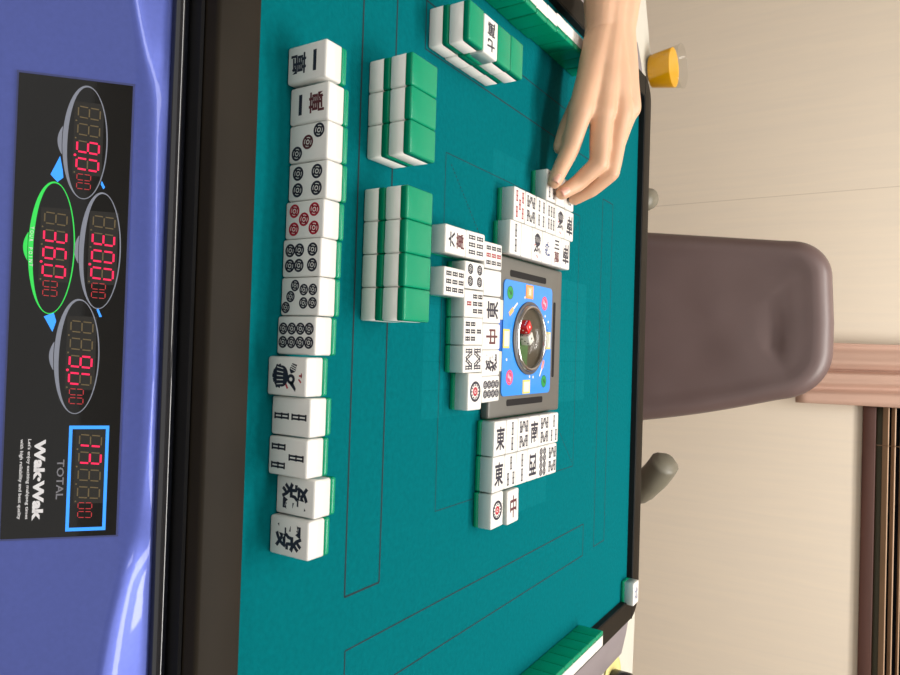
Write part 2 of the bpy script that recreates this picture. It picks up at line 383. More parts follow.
for a in ((52.9, 102.0, -9.0, -7.6), (52.9, 102.0, -24.6, -23.2), (52.9, 54.5, -23.2, -9.0), (100.4, 102.0, -23.2, -9.0)): box(bm, *a, 0.9, 1.0)
onpanel('total_frame', bm, bluel, display)
group5(59.9, -15.4, 0, '1t--', (False, False, False, False))
bm = bmesh.new(); addtext(bm, 'TOTAL', 5, 77.8, -27.6, 0, 0.98, wid=18.4, hei=3.1, offset=0.08)
onpanel('total_lettering', bm, mat('grey_lettering', lin(122, 122, 130), 0.5, noise_amt=0.02), display)
bm = bmesh.new(); addtext(bm, 'Wak·Wak', 6, 77.9, -36.4, 0, 0.98, wid=37.4, hei=4.6, offset=0.32)
onpanel('maker_lettering', bm, whitep, display)
bm = bmesh.new(); addtext(bm, "Let's enjoy exciting mahjong times", 2, 77.4, -40.9, 0, 0.98, wid=36.6, hei=1.75, offset=0.03)
addtext(bm, 'with high reliability and best quality', 2, 77.4, -44.0, 0, 0.98, wid=36.6, hei=1.75, offset=0.03)
onpanel('small_lettering', bm, whitep, display)
bm = bmesh.new()
for i, ch in enumerate('YOUR POINT'):
    if ch != ' ':
        u = -29.5+(i-4.5)*1.9; t = math.acos((u+29.5)/30.8); addtext(bm, ch, 2, u, -34.9-9.7*math.sin(t)+1.1, 0, 1.0, hei=1.5, offset=0.02)
onpanel('ring_lettering', bm, whitep, display)
bm = bmesh.new()
poly(bm, [(-72.5, -32.9), (-63.5, -36.6), (-60.2, -33.6), (-62.5, -31.2), (-66, -31.6)], 0.96); onpanel('blue_arrow', bm, bluel, display); bm = bmesh.new(); poly(bm, [(2.5, -37.0), (9.5, -33.2), (4.5, -31.8), (0.5, -33.0)], 0.96); onpanel('blue_arrow', bm, bluel, display); bm = bmesh.new()
poly(bm, [(-62.5, -14.9), (-59.6, -13.4), (-58.6, -14.1), (-60.9, -15.3)], 0.96); onpanel('blue_arrow', bm, bluel, display); bm = bmesh.new(); poly(bm, [(-2.5, -14.4), (1.6, -12.6), (1.9, -13.6), (-1.6, -15.0)], 0.96)
onpanel('blue_arrow', bm, bluel, display)

# --- felt print and the four wall doors
def strip(bm, pts, w, z=0.12, closed=False):
    ps = list(pts)+([pts[0]] if closed else [])
    for (a, b), (c, d) in zip(ps, ps[1:]): bar(bm, a, b, c, d, w, z)
A_, B_, E_, E2 = 204.2, 239.4, 169.8, 237.2
for k in range(4):
    bm = bmesh.new(); loop = [(E_, -B_), (E_, -A_), (-E2, -A_), (-E2, -B_)]
    r = Matrix.Rotation(PI/2*k, 2); loop = [tuple(r @ Vector(p)) for p in loop]
    strip(bm, loop, 1.3 if k == 0 else 1.0, closed=True); tob('wall_door_seam', bm, seam)
bm = bmesh.new(); c0 = (-1.4, -2.0); h = 135.8
strip(bm, [(c0[0]-h, c0[1]-h), (c0[0]+h, c0[1]-h), (c0[0]+h, c0[1]+h), (c0[0]-h, c0[1]+h)], 0.55, closed=True); tob('printed_square', bm, seam)
for (sx_, sy_) in ((-1, -1), (1, 1), (-1, 1)):
    bm = bmesh.new(); n = 24
    for i in range(n):
        t0 = 75+(131-75)*i/n; t1 = t0+1.2
        bar(bm, sx_*t0, sy_*t0, sx_*t1, sy_*t1, 0.8, 0.12)
    tob('dotted_line', bm, seam)
for k in range(4):
    bm = bmesh.new(); r = Matrix.Rotation(PI/2*k, 2)
    for i in range(6):
        for j in range(3):
            x0 = -64+21.4*i; y0 = -74-29*(j+1)
            q = [tuple(r @ Vector(p)) for p in ((x0+.35, y0+.4), (x0+21.05, y0+.4), (x0+21.05, y0+28.6), (x0+.35, y0+28.6))]
            poly(bm, q, 0.06)
    tob('discard_print', bm, feltlight)

# --- centre console
bm = bmesh.new(); box(bm, -69.5, 69.5, -74, 72, 0, 8, 2.2, 3)
console = tob('centre_console', bm, consolem, 60)
def con(name, bm, m, ang=40): return autos(obj(name, mesh(name, bm, m), console), ang)
cblue = mat('console_blue', lin(38, 138, 232), 0.35, noise_amt=0.02, coat=0.2)
def rrect(x0, x1, y0, y1, r, n=6):
    pts = []
    for q, (cx, cy) in enumerate(((x1-r, y1-r), (x0+r, y1-r), (x0+r, y0+r), (x1-r, y0+r))):
        for i in range(n+1):
            a = PI/2*q+PI/2*i/n; pts.append((cx+r*math.cos(a), cy+r*math.sin(a)))
    return pts
def slab(bm, pts, z0, z1, bev=0.0, mi=0):
    lo = [bm.verts.new((x*S, y*S, z0*S)) for x, y in pts]; hi = [bm.verts.new((x*S, y*S, z1*S)) for x, y in pts]
    n = len(pts)
    for i in range(n): bm.faces.new([lo[i], lo[(i+1) % n], hi[(i+1) % n], hi[i]]).material_index = mi
    f = bm.faces.new(hi); f.material_index = mi; bm.faces.new(lo[::-1]).material_index = mi
bm = bmesh.new(); slab(bm, rrect(-49.5, 51, -54, 46.5, 5), 8, 9.0); con('blue_plate', bm, cblue)
for (x0, x1, y0, y1) in ((-58.6, -52.8, -42, 33), (54.2, 60, -42, 32), (-37, 36.5, 52, 57)):
    bm = bmesh.new(); slab(bm, rrect(x0, x1, y0, y1, 2.0), 8, 8.25); con('stick_slot', bm, matteb)  # thin dark slab on top; its black stands in for the recess's shade
for (x0, x1, m, nm) in ((-31, -14.3, mat('cream_plastic', lin(212, 208, 190), 0.4, noise_amt=0.02), 'stick_tray'), (12.5, 29.5, MATS['cream_plastic'], 'stick_tray'), (-14.0, 12.2, mat('button_blue', lin(14, 92, 186), 0.35, noise_amt=0.02), 'front_button')):
    bm = bmesh.new(); box(bm, x0, x1, -62, -54.4, 8, 8.9 if nm == 'stick_tray' else 8.6, 0.4, 2); con(nm, bm, m)
CX, CY = 0, -2.5
chrome = mat('chrome', (0.55, 0.56, 0.58), 0.16, metal=1.0, noise_amt=0.03)
bm = bmesh.new(); lathe(bm, [(30.4, 9.0), (30.5, 10.2), (30.0, 12.2), (28.8, 13.2), (27.6, 13.0), (26.9, 12.0), (26.7, 10.0), (26.7, 9.1)], 64, CX, CY); con('dice_dome_ring', bm, chrome, 70)
bm = bmesh.new(); lathe(bm, [(30.2, 9.0), (33.2, 9.05), (33.2, 10.2), (30.6, 10.8)], 64, CX, CY); con('dome_collar', bm, mat('collar_grey', lin(78, 76, 78), 0.45, noise_amt=0.03))
bm = bmesh.new(); lathe(bm, [(26.9, 9.25), (15, 9.15), (0, 9.1)], 48, CX, CY)
for f in bm.faces:
    c = f.calc_center_median()/S
    if c.x < CX+2 and c.x > CX-30 and c.y < CY-100: f.material_index = 1
con('dice_floor', bm, mat('dice_floor_dark', lin(62, 57, 44), 0.35, noise_amt=0.08))
bm = bmesh.new(); pts = [(CX+1, CY-2)]+[(CX+26.4*math.cos(a), CY+26.4*math.sin(a)) for a in [math.radians(-95+85*i/12) for i in range(13)]]
poly(bm, pts, 9.45); con('green_sector', bm, mat('sector_green', lin(60, 100, 52), 0.4, noise_amt=0.04))
bm = bmesh.new(); Rr = 34.0; zz = math.sqrt(Rr**2-26.9**2)
lathe(bm, [(26.9*math.sin(PI/2*k/8) if k else 0.0, math.sqrt(Rr**2-(26.9*math.sin(PI/2*k/8))**2)-zz+12.2) for k in range(8, -1, -1)], 48, CX, CY)
def glassmat(name, tint, rough=0.03, amt=0.0, k=0.35):
    m = bpy.data.materials.new(name); m.use_nodes = True; nt = m.node_tree; nt.nodes.remove(nt.nodes['Principled BSDF'])
    out = nt.nodes['Material Output']; tr = nt.nodes.new('ShaderNodeBsdfTransparent'); tr.inputs[0].default_value = (*tint, 1)
    gl = nt.nodes.new('ShaderNodeBsdfGlossy'); gl.inputs['Roughness'].default_value = rough
    fr = nt.nodes.new('ShaderNodeLayerWeight'); fr.inputs[0].default_value = 0.12
    ad = nt.nodes.new('ShaderNodeMath'); ad.operation = 'MULTIPLY_ADD'; ad.inputs[1].default_value = k; ad.inputs[2].default_value = amt
    mx = nt.nodes.new('ShaderNodeMixShader'); nt.links.new(fr.outputs['Facing'], ad.inputs[0]); nt.links.new(ad.outputs[0], mx.inputs[0]); nt.links.new(tr.outputs[0], mx.inputs[1]); nt.links.new(gl.outputs[0], mx.inputs[2])
    nt.links.new(mx.outputs[0], out.inputs[0]); return m
con('clear_dome', bm, glassmat('clear_dome_plastic', (0.95, 0.94, 0.92), 0.16, 0.0))
icg = mat('icon_green', lin(24, 150, 70), 0.4, noise_amt=0.02); icp = mat('icon_pink', lin(232, 60, 110), 0.4, noise_amt=0.02)
icl = mat('icon_light', lin(235, 225, 215), 0.4, noise_amt=0.02); icd = mat('icon_dark_green', lin(10, 70, 40), 0.4, noise_amt=0.02)
yel = mat('lamp_yellow', lin(226, 205, 90), 0.4, noise_amt=0.02); lampw = mat('lamp_off_white', lin(208, 214, 205), 0.35, noise_amt=0.02)
orl = mat('lit_orange_lamp', (0.9, 0.25, 0.1), 0.4, emit=(1.0, 0.22, 0.10), estr=0.8); oro = mat('lamp_orange_rim', lin(235, 150, 70), 0.4, noise_amt=0.02)
for (x, y, kind) in ((-38.5, -42.5, 'g'), (-34.0, 29, 'p'), (35.0, -39.5, 'p'), (40, 32, 'g')):
    bm = bmesh.new()
    if kind == 'g':
        annulus(bm, x, y, 0, 5.3, 9.1, 0, 28); annulus(bm, x, y, 5.4, 5.9, 9.1, 1, 28); bar(bm, x-2, y-2, x+2, y+2, 1.4, 9.15, 1); bar(bm, x-2.5, y+1, x+1, y+2.6, 1, 9.15, 1); annulus(bm, x+1, y+1, 0, 1.2, 9.16, 1, 12)
        con('push_button', bm, [icg, icd])['label'] = 'green push button'
    else:
        annulus(bm, x, y, 0, 6.6, 9.1, 0, 30); annulus(bm, x, y, 4.6, 5.0, 9.15, 1, 30); bar(bm, x-3, y-2.4, x+3, y+2.4, 1.6, 9.16, 1); annulus(bm, x-0.5, y-2, 0, 1.3, 9.17, 1, 12); annulus(bm, x+0.5, y+2, 0, 1.3, 9.17, 1, 12)
        con('push_button', bm, [icp, mat('icon_pale_pink', lin(246, 170, 190), 0.4, noise_amt=0.02)])['label'] = 'pink push button'
for (x, y, lit, rot) in ((-42.2, -4.5, True, 0), (44.0, -6.0, False, 0), (1.5, -48.0, False, 1), (1.0, 38.6, False, 1)):
    bm = bmesh.new(); w_, h_ = (6.2, 7.6) if not rot else (8.2, 6.0)
    box(bm, x-w_, x+w_, y-h_, y+h_, 9.0, 9.35, 0.15, 1, mi=0); box(bm, x-w_+1.5, x+w_-1.5, y-h_+1.6, y+h_-1.6, 9.3, 9.6, 0.1, 1, mi=1)
    if lit: addtext(bm, '東', 7, x, y, 2, 9.66, wid=6, hei=7, rot=-PI/2, offset=0.1)
    o = con('wind_lamp', bm, [oro if lit else yel, orl if lit else lampw, icl]); 
    if lit: o['label'] = 'lit orange wind lamp'
for (x, y, a) in ((-22, -43, 0.75), (24, 26, 0.75)):
    bm = bmesh.new(); d = Vector((math.cos(a), math.sin(a))) if x < 0 else Vector((-math.cos(a), math.sin(a)*1))
    d = Vector((0.78, 0.62)) if x < 0 else Vector((0.8, 0.6))
    if x < 0: p0 = Vector((-19.5, -43.5)); p1 = Vector((-30.5, -28.0))
    else: p0 = Vector((20.5, 31.0)); p1 = Vector((35.0, 22.0))
    bar(bm, p0.x, p0.y, p0.x+(p1.x-p0.x)*.5, p0.y+(p1.y-p0.y)*.5, 4.2, 9.1, 0); bar(bm, *(p0+(p1-p0)*.5), *p1, 1.8, 9.1, 1)
    con('point_stick_icon', bm, [mat('icon_orange', lin(236, 178, 110), 0.4, noise_amt=0.02) if x < 0 else mat('icon_salmon', lin(238, 150, 140), 0.4, noise_amt=0.02), icl])
bm = bmesh.new()
for (x, y) in ((-36.5, -13.5), (35, 0.5) , (19.5, -46), (-17, 38.5), (35.5, 8), (-22, 31), (21, 31)): annulus(bm, x, y, 0, 1.25, 9.1, 0, 12)
con('indicator_dots', bm, icl)

# ------------------------------------------------------------------ dice
def die(x, y, z, s_, rot, m, pm, label):
    t = thing('dice', label, 'dice', W(x, y, z), 0, 'dice in the dome'); t.rotation_euler = rot
    bm = bmesh.new(); box(bm, -s_/2, s_/2, -s_/2, s_/2, -s_/2, s_/2, s_*0.13, 3); autos(obj('dice_body', mesh('dice_body', bm, m), t), 60)
    bm = bmesh.new(); q = s_*0.25; e = s_/2+0.03
    faces = {'z': [(0, 0, 0.9)], '-y': [(-q, -q, .6), (q, q, .6), (0, 0, .6)], 'x': [(-q, -q, .6), (q, q, .6)], '-x': [(a, b, .6) for a in (-q, q) for b in (-q, 0, q)], 'y': [(-q, -q, .6), (q, q, .6), (q, -q, .6), (-q, q, .6)]}
    R_ = {'z': Matrix.Identity(3), '-y': Matrix.Rotation(PI/2, 3, 'X'), 'y': Matrix.Rotation(-PI/2, 3, 'X'), 'x': Matrix.Rotation(PI/2, 3, 'Y'), '-x': Matrix.Rotation(-PI/2, 3, 'Y')}
    for k, ps in faces.items():
        for a, b, r in ps:
            bm.faces.new([bm.verts.new(R_[k] @ Vector(((a+r*s_/8*math.cos(j*PI/5)), (b+r*s_/8*math.sin(j*PI/5)), e))*S) for j in range(10)])
    obj('pips', mesh('pips', bm, pm, False), t)
die(0.5, -17.6, 9.3+4.8, 9.4, (0, 0, 0.6), mat('dice_white', (0.75, 0.76, 0.7), 0.2, noise_amt=0.02), mat('pip_black', (0.01, 0.01, 0.01), 0.4, noise_amt=0.02), 'white dice under the clear dome of the centre console')
die(-9.6, -22.2, 9.3+4.8, 9.4, (0, 0, 0.75), mat('dice_red', lin(205, 30, 32), 0.2, noise_amt=0.02), mat('pip_white', (0.8, 0.8, 0.8), 0.4, noise_amt=0.02), 'red dice under the clear dome of the centre console')

# ------------------------------------------------------------------ mahjong tiles
TW, TH, TD, TG = 20.9, 28.8, 17.2, 5.1     # width, height, thickness, green layer
def tile_half(z0, z1, lowflat):
    bm = bmesh.new(); box(bm, -TW/2, TW/2, -TH/2, TH/2, z0, z1)
    es = [e for e in bm.edges if not all(abs(v.co.z-(z0 if lowflat else z1)*S) < 1e-7 for v in e.verts)]
    bmesh.ops.bevel(bm, geom=es, offset=1.45*S, segments=4, profile=0.5, affect='EDGES')
    return bm
POSE = {'up': Matrix.Identity(4), 'down': Matrix.Translation((0, 0, TD*S)) @ Matrix.Rotation(PI, 4, 'Y'),
        'stand': Matrix.Translation((0, TD/2*S, TH/2*S)) @ Matrix.Rotation(PI/2, 4, 'X')}
TM = {}
for k, M in POSE.items():
    bm = tile_half(TG, TD, True); bm.transform(M); fr = mesh('tile_front', bm, ivory)
    bm = tile_half(0, TG, False); bm.transform(M); bk = mesh('tile_back', bm, jade)
    TM[k] = (fr, bk)
def pin_disc(bm, u, v, r, mi, z, alt=None):
    annulus(bm, u, v, r*0.68, r, z, mi, 20); annulus(bm, u, v, r*0.34, r*0.58, z, mi, 14); annulus(bm, u, v, 0, r*0.22, z, mi if alt is None else alt, 8)
    for a in (0.6, 0.6+PI/2, 0.6+PI, 0.6+1.5*PI): bar(bm, u+r*.4*math.cos(a), v+r*.4*math.sin(a), u+r*.8*math.cos(a), v+r*.8*math.sin(a), r*.32, z, mi)
def stick(bm, u, v, l, mi, z, rot=0.0, w=3.5, t=1.05):
    c, s = math.cos(rot), math.sin(rot)
    def B(a, b, c_, d, w_): bar(bm, u+a*c-b*s, v+a*s+b*c, u+c_*c-d*s, v+c_*s+d*c, w_, z, mi)
    for sx_ in (-1, 1): B(sx_*w*.27, -l/2, sx_*w*.27, l/2, t)
    for y in (-l/2+t/2, 0, l/2-t/2): B(-w/2, y, w/2, y, t*1.05)
def glyph(kind, flip=False):
    """marking of one tile: polygons on the face, in millimetres; materials 0 navy, 1 red, 2 maroon, 3 blue"""
    bm = bmesh.new(); z = TD+0.06; k, n = kind[:3], kind[3:]
    if k == 'wan':
        addtext(bm, n, 10, 0, 6.2, 0, z, hei=(2.4 if n == '一' else 8.8), wid=11.5, offset=0.4)
        addtext(bm, '萬', 12, 0, -5.8, 2 if not kind.endswith('!') else 0, z, wid=11.5, hei=11.2, offset=0.27)
    elif k == 'wam':     # navy lower character
        addtext(bm, n, 10, 0, 6.2, 0, z, hei=(2.4 if n == '一' else 8.8), wid=11.5, offset=0.4); addtext(bm, '萬', 12, 0, -5.8, 0, z, wid=11.5, hei=11.2, offset=0.27)
    elif k == 'chr': addtext(bm, n, 18, 0, 0, 0, z, wid=15, hei=19.5, offset=0.42)
    elif k == 'chm': addtext(bm, n, 18, 0, 0, 2, z, wid=12, hei=19, offset=0.42)
    elif k == 'chb': addtext(bm, n, 14, 0, 0, 3, z, wid=12, hei=15, offset=0.22)
    elif k == 'pin':
        if n == '1':
            annulus(bm, 0, 0, 6.0, 8.0, z, 0, 28)
            for i in range(12):
                a = 2*PI*i/12; annulus(bm, 5.1*math.cos(a), 5.1*math.sin(a), 0, 0.8, z+.02, 0, 8)
            annulus(bm, 0, 0, 1.6, 3.6, z, 1, 18); annulus(bm, 0, 0, 0, 1.0, z, 1, 10)
        else:
            P = {'3': [(-5.6, 8, 0), (0, 0, 2), (5.6, -8, 0)], '4': [(a, b, 0) for a in (-4.6, 4.6) for b in (-7, 7)],
                 'r5': [(a, b, 1) for a in (-5, 5) for b in (-7.4, 7.4)]+[(0, 0, 1)],
                 '6': [(a, 8.2, 0) for a in (-4.2, 4.2)]+[(a, b, 0) for a in (-4.2, 4.2) for b in (-1.6, -8.4)],
                 '7': [(-6, 10.2, 0), (0, 6.8, 0), (6, 3.6, 0)]+[(a, b, 0) for a in (-3.6, 3.6) for b in (-3, -9.6)],
                 '8': [(a, b, 0) for a in (-3.7, 3.7) for b in (-9.6, -3.2, 3.2, 9.6)]}[n]
            r = {'3': 4.0, '4': 4.0, 'r5': 3.8, '6': 3.7, '7': 3.2, '8': 3.35}[n]
            for a, b, c in P: pin_disc(bm, a, b, r, c, z)
    elif k == 'sou':
        red = n.startswith('r'); m_ = n[-1]; c = 1 if red else 0
        if m_ == '1':     # the bird
            for i in range(7):
                a = math.radians(200+i*23); bar(bm, 0, -2.5, 6.6*math.cos(a)*1.0, -3.0+7.4*math.sin(a), 2.3, z, 0)
            for i in range(7): annulus(bm, -5.4+1.8*i, -9.6+0.9*abs(i-3), 0, 1.0, z+.03, 0, 8)
            annulus(bm, 0, -3.2, 0, 4.6, z+.01, 0, 18, 1.25, 1.0); annulus(bm, 1.4, 3.4, 0.9, 2.3, z, 0, 14, 1.2, 1.3)
            poly(bm, [(-7.2, 4.2), (-3.8, 2.2), (-1.5, 3.2), (-2.6, 6.6), (-6.4, 7.6)], z); poly(bm, [(3.5, 2.0), (8.0, 6.8), (6.2, 7.2), (2.6, 4.8)], z)
            for i in range(3): bar(bm, -6.8+i*1.2, 3.0, -5.0+i*1.2, 7.6, 0.5, z+.04, 4)
            bar(bm, -0.6, 9.2, -0.6, 11.4, 0.9, z, 1); bar(bm, 1.2, 9.0, 3.0, 10.8, 0.9, z, 1); bar(bm, -2.0, 10.9, 0.6, 10.9, 0.7, z, 1); bar(bm, 4.0, -0.4, 6.5, 1.2, 1.2, z, 1)
            for i in range(5): bar(bm, -4.0+2.0*i, -2.4, -4.8+2.3*i, -7.0, 0.45, z+.05, 4)
        else:
            P = {'2': [(0, 6.4, 0, 11), (0, -6.4, 0, 11)], '3': [(0, 6.6, 0, 11), (-5, -6.6, 0, 10.5), (5, -6.6, 0, 10.5)],
                 '4': [(a, b, 0, 10) for a in (-4.8, 4.8) for b in (-6.4, 6.4)], '5': [(a, b, 0, 9.4) for a in (-5.6, 5.6) for b in (-6.8, 6.8)]+[(0, 0, 0, 9)],
                 '6': [(a, b, 0, 9.6) for a in (-5.6, 0, 5.6) for b in (-6, 6)], '7': [(a, b, 0, 6.4) for a in (-5.6, 0, 5.6) for b in (-9, -1)],
                 '8': [(s_*a, t_*b, r_*s_*t_, 10) for s_ in (-1, 1) for t_ in (-1, 1) for a, b, r_ in ((6.4, 6.4, 0), (2.6, 6.4, 0.5))],
                 '9': [(a, b, 0, 6.8) for a in (-5.8, 0, 5.8) for b in (-8.6, 0, 8.6)]}[m_]
            for a, b, r_, l in P: stick(bm, a, b, l, (1 if (red and m_ == '5') else (1 if (n == 'm9' and a == 0) else 0)), z, r_)
            if m_ == '7': stick(bm, 0, 8, 6.4, 1 if red else 0, z)
    if flip: bm.transform(Matrix.Rotation(PI, 4, 'Z'))
    return bm
GM = {}
inkpale = ivory
def tile(x, y, rz, pose, label, group, kind=None, flip=False, z=0.0):
    t = thing('mahjong_tile', label, 'mahjong tile', W(x, y, z), rz, group)
    obj('tile_front', TM[pose][0], t); obj('tile_back', TM[pose][1], t)
    if kind and kind != 'blank':
        key = (kind, flip, pose)
        if key not in GM:
            bm = glyph(kind, flip); bm.transform(POSE[pose]); GM[key] = mesh('face_marking', bm, [ink, redink, brownink, blueink, ivory], False)
        obj('face_marking', GM[key], t)
    return t
D90 = PI/2
# the near player's hand: thirteen standing tiles facing the camera
H = [(-153.2, -303.3, 'wam一', 0, 'character tile, one over wan, upright, leftmost in the standing row'),
     (-131.2, -300.4, 'wan一', 1, 'character tile, one over wan, upside down, second in the standing row'),
     (-110.0, -300.1, 'pin3', 0, 'three-circle tile, circles on a diagonal, in the standing row'),
     (-88.7, -299.6, 'pin4', 0, 'four-circle tile in the standing row beside the red five'),
     (-67.2, -301.0, 'pinr5', 0, 'tile with five red circles in the standing row'),
     (-46.0, -302.2, 'pin6', 0, 'six-circle tile in the standing row beside the red five'),
     (-24.8, -302.4, 'pin7', 1, 'seven-circle tile, upside down, in the standing row'),
     (-3.4, -304.2, 'pin8', 0, 'eight-circle tile in the standing row, two tight columns of circles'),
     (18.6, -310.2, 'sou1', 0, 'bird tile with dark fanned tail, set forward in the standing row'),
     (40.4, -306.3, 'sou2', 0, 'two-bamboo tile in the standing row beside the bird'),
     (62.0, -307.6, 'sou3', 0, 'three-bamboo tile in the standing row, two sticks below one'),
     (84.4, -300.8, 'chr發', 1, 'green-dragon character tile, upside down, second last in the standing row'),
     (105.8, -304.6, 'chr發', 0, 'green-dragon character tile, upright, last in the standing row')]
for x, y, k, fl, lab in H: tile(x+TW/2, y+TD/2, 0, 'stand', 'ivory ' + lab, 'standing hand of the near player', k, bool(fl))
# walls in front of the near player
for i in range(3):
    for j in range(2):
        tile(-172+21.1*(i+.5), -232+14.1, random.uniform(-.004, .004), 'down', 'face-down green-backed tile, %s layer, %s of the three-wide wall stack' % (('bottom', 'top')[j], ('left end', 'middle', 'right end')[i]), 'three-wide wall stack', z=j*(TD+.1))
for i in range(4):
    for j in range(2):
        tile(-89+21.1*(i+.5), -233+14.1, random.uniform(-.004, .004), 'down', 'face-down green-backed tile, %s layer, %s of the four-wide wall stack' % (('bottom', 'top')[j], ('left end', 'second from left', 'third from left', 'right end')[i]), 'four-wide wall stack', z=j*(TD+.1))
# the dead wall at the left with the turned-up indicator
for i in range(4):
    for j in range(2):
        d = (i == 1 and j == 1)
        pos = ('near end', 'second from the near end', 'third from the near end', 'far end')[i]
        lab = 'white face-up indicator tile with characters on top of the left wall stack' if d else 'face-down green-backed tile, %s layer, %s of the left wall stack' % (('bottom', 'top')[j], pos)
        tile(-220.5+(0, 0.6, 0.3, -.2)[i]+(0.8*j), -166.4+21.3*(i+.5), -D90 if d else D90, 'up' if d else 'down', lab, 'left wall stack', 'wam七' if d else None, z=j*(TD+.1))
# hands of the left and right players, backs to the middle
for i in range(13):
    y = -175+21.35*(i+.5); dx = 0 if i < 8 else -2.2
    n_ = ('nearest', 'second', 'third', 'fourth', 'fifth', 'sixth', 'seventh', 'eighth', 'ninth', 'tenth', 'eleventh', 'twelfth', 'farthest')[i]
    tile(-276-TD/2+dx+random.uniform(-.3, .3), y, -D90, 'stand', 'standing tile with green back in the left player\'s row, %s from the near rail' % n_, 'standing row of the left player')
for i in range(13):
    y = 164-21.35*(i+.5)
    n_ = ('farthest', 'second', 'third', 'fourth', 'fifth', 'sixth', 'seventh', 'eighth', 'ninth', 'tenth', 'eleventh', 'twelfth', 'nearest')[i]
    tile(314.4+TD/2, y, D90, 'stand', 'standing tile with green back in the right player\'s row, %s counted from the far rail' % n_, 'standing row of the right player')
# near river: three rows towards the near player
NR = [('C1', -74.3, -103.5, 'soum9', 0, 'nine-bamboo tile with red middle column touching the console corner'), ('C2', -52.5, -103.3, 'blank', 0, 'blank white-dragon tile between the nine-bamboo and a wind tile, near discards'),
      ('C3', -30.8, -103.1, 'chr東', 1, 'wind character tile beside the blank tile, near discards'), ('C4', -9.5, -102.9, 'chm中', 0, 'maroon middle-stroke character tile, centre of the row touching the console'),
      ('C5', 11.6, -102.4, 'chr發', 0, 'dragon character tile beside the dense circle tile, near discards'), ('C6', 32.6, -101.6, 'pin8', 0, 'tile densely covered with eight circles at the right end beside the console'),
      ('B1', -78.5, -132.4, 'sou6', 0, 'six-bamboo tile at the left of the middle near discard row'), ('B2', -55.4, -132.4, 'pin4', 0, 'four-circle tile in the middle near discard row'),
      ('B3', -33.8, -132.1, 'sour7', 1, 'seven-bamboo tile with one red stick nearest the camera'), ('B4', -12.6, -131.9, 'sou7', 0, 'seven-bamboo tile all dark in the middle near discard row'),
      ('B5', 8.6, -131.6, 'sou8', 0, 'eight-bamboo tile beside the sideways one-circle tile'),
      ('A1', -78.2, -161.4, 'wan六', 1, 'character tile with maroon wan, upside down, outermost row near discards'), ('A2', -47.6, -161.4, 'sou9', 0, 'nine-bamboo tile all dark, standing alone in the outermost near discard row')]
for n_, x, y, k, fl, lab in NR: tile(x+TW/2, y+TH/2, 0.02 if n_[0] != 'A' else 0.0, 'up', 'face-up ' + lab, 'discards of the near player', k, bool(fl))
tile(29.8+TH/2, -122.8+TW/2, D90, 'up', 'one-circle tile turned sideways at the end of the near discards', 'discards of the near player', 'pin1')
# left river
LR = ['sou2', 'blank', 'sou1', 'chb發', 'wan三', 'chr南']
LL = ['two-bamboo tile nearest the camera in the row beside the console', 'blank white-dragon tile in the left discards row beside the console', 'bird tile in the left discards row beside the console', 'blue dragon character tile in the left discards row beside the console', 'upside-down wan character tile in the left discards row beside the console', 'wind character tile farthest in the left discards row beside the console']
for i in range(6): tile(-84.3, -61.8+21.65*(i+.5), -D90, 'up', 'face-up ' + LL[i], 'discards of the left player', LR[i], i in (4,))
MR = ['sour5', 'sou8', 'sou4', 'sou6', 'sou1', 'chr南']
ML = ['tile with red bamboo nearest the camera in the middle left discard row', 'eight-bamboo tile beside the red bamboo tile, left discards', 'four-bamboo tile in the middle left discard row', 'six-bamboo tile in the middle left discard row', 'bird tile in the middle left discard row', 'wind character tile farthest in the middle left discard row']
for i in range(6): tile(-113.6, -56.2+22.0*(i+.5), -D90, 'up', 'face-up ' + ML[i], 'discards of the left player', MR[i])
tile(-143.6, 9.5+TW/2, -D90, 'up', 'face-up bamboo tile held down by the fingertips', 'discards of the left player', 'sou4')
tile(-143.5, 31.5+TW/2, -D90, 'up', 'face-up blank tile under the ring fingertip in the outer left discard row', 'discards of the left player', 'blank')
tile(-143.4, 53.4+TW/2, -D90, 'up', 'face-up small-character tile farthest in the outer left discard row', 'discards of the left player', 'chr北')
# right river
PR = ['chr東', 'sou2', 'sou8', 'chr南', 'sou8', 'sou3']
PL = ['wind character tile nearest the camera in the row beside the console', 'two-bamboo tile in the row beside the console', 'eight-bamboo tile third from the camera in the row beside the console', 'curved character tile in the row beside the console', 'eight-bamboo tile fifth from the camera in the row beside the console', 'three-bamboo tile farthest from the camera in the row beside the console']
for i in range(6): tile(84.4, -79.2+21.75*(i+.5), D90, 'up', 'face-up ' + PL[i] + ', right discards', 'discards of the right player', PR[i])
QR = ['chr東', 'sou3', 'sou2', 'chr西', 'pin8', 'sou8']
QL = ['wind character tile nearest the camera in the middle right discard row', 'three-bamboo tile in the middle right discard row', 'two-bamboo tile in the middle right discard row', 'upside-down curved character tile in the middle right discard row', 'tile dense with eight circles in the middle right discard row', 'eight-bamboo tile farthest in the middle right discard row']
for i in range(6): tile(113.7, -80.0+21.5*(i+.5), D90, 'up', 'face-up ' + QL[i], 'discards of the right player', QR[i], i == 3)
tile(143.2, -80.6+TW/2, D90+0.02, 'up', 'face-up one-circle tile with pink centre in the outer right discard row', 'discards of the right player', 'pin1')
tile(145.0, -51.6+TW/2, D90+0.03, 'up', 'face-up red-dragon character tile in the outer right discard row', 'discards of the right player', 'chm中')
tile(319.6, 319.6, D90, 'up', 'white tile lying face up in the far right corner against the rail', 'tile in the far corner', 'chb北')

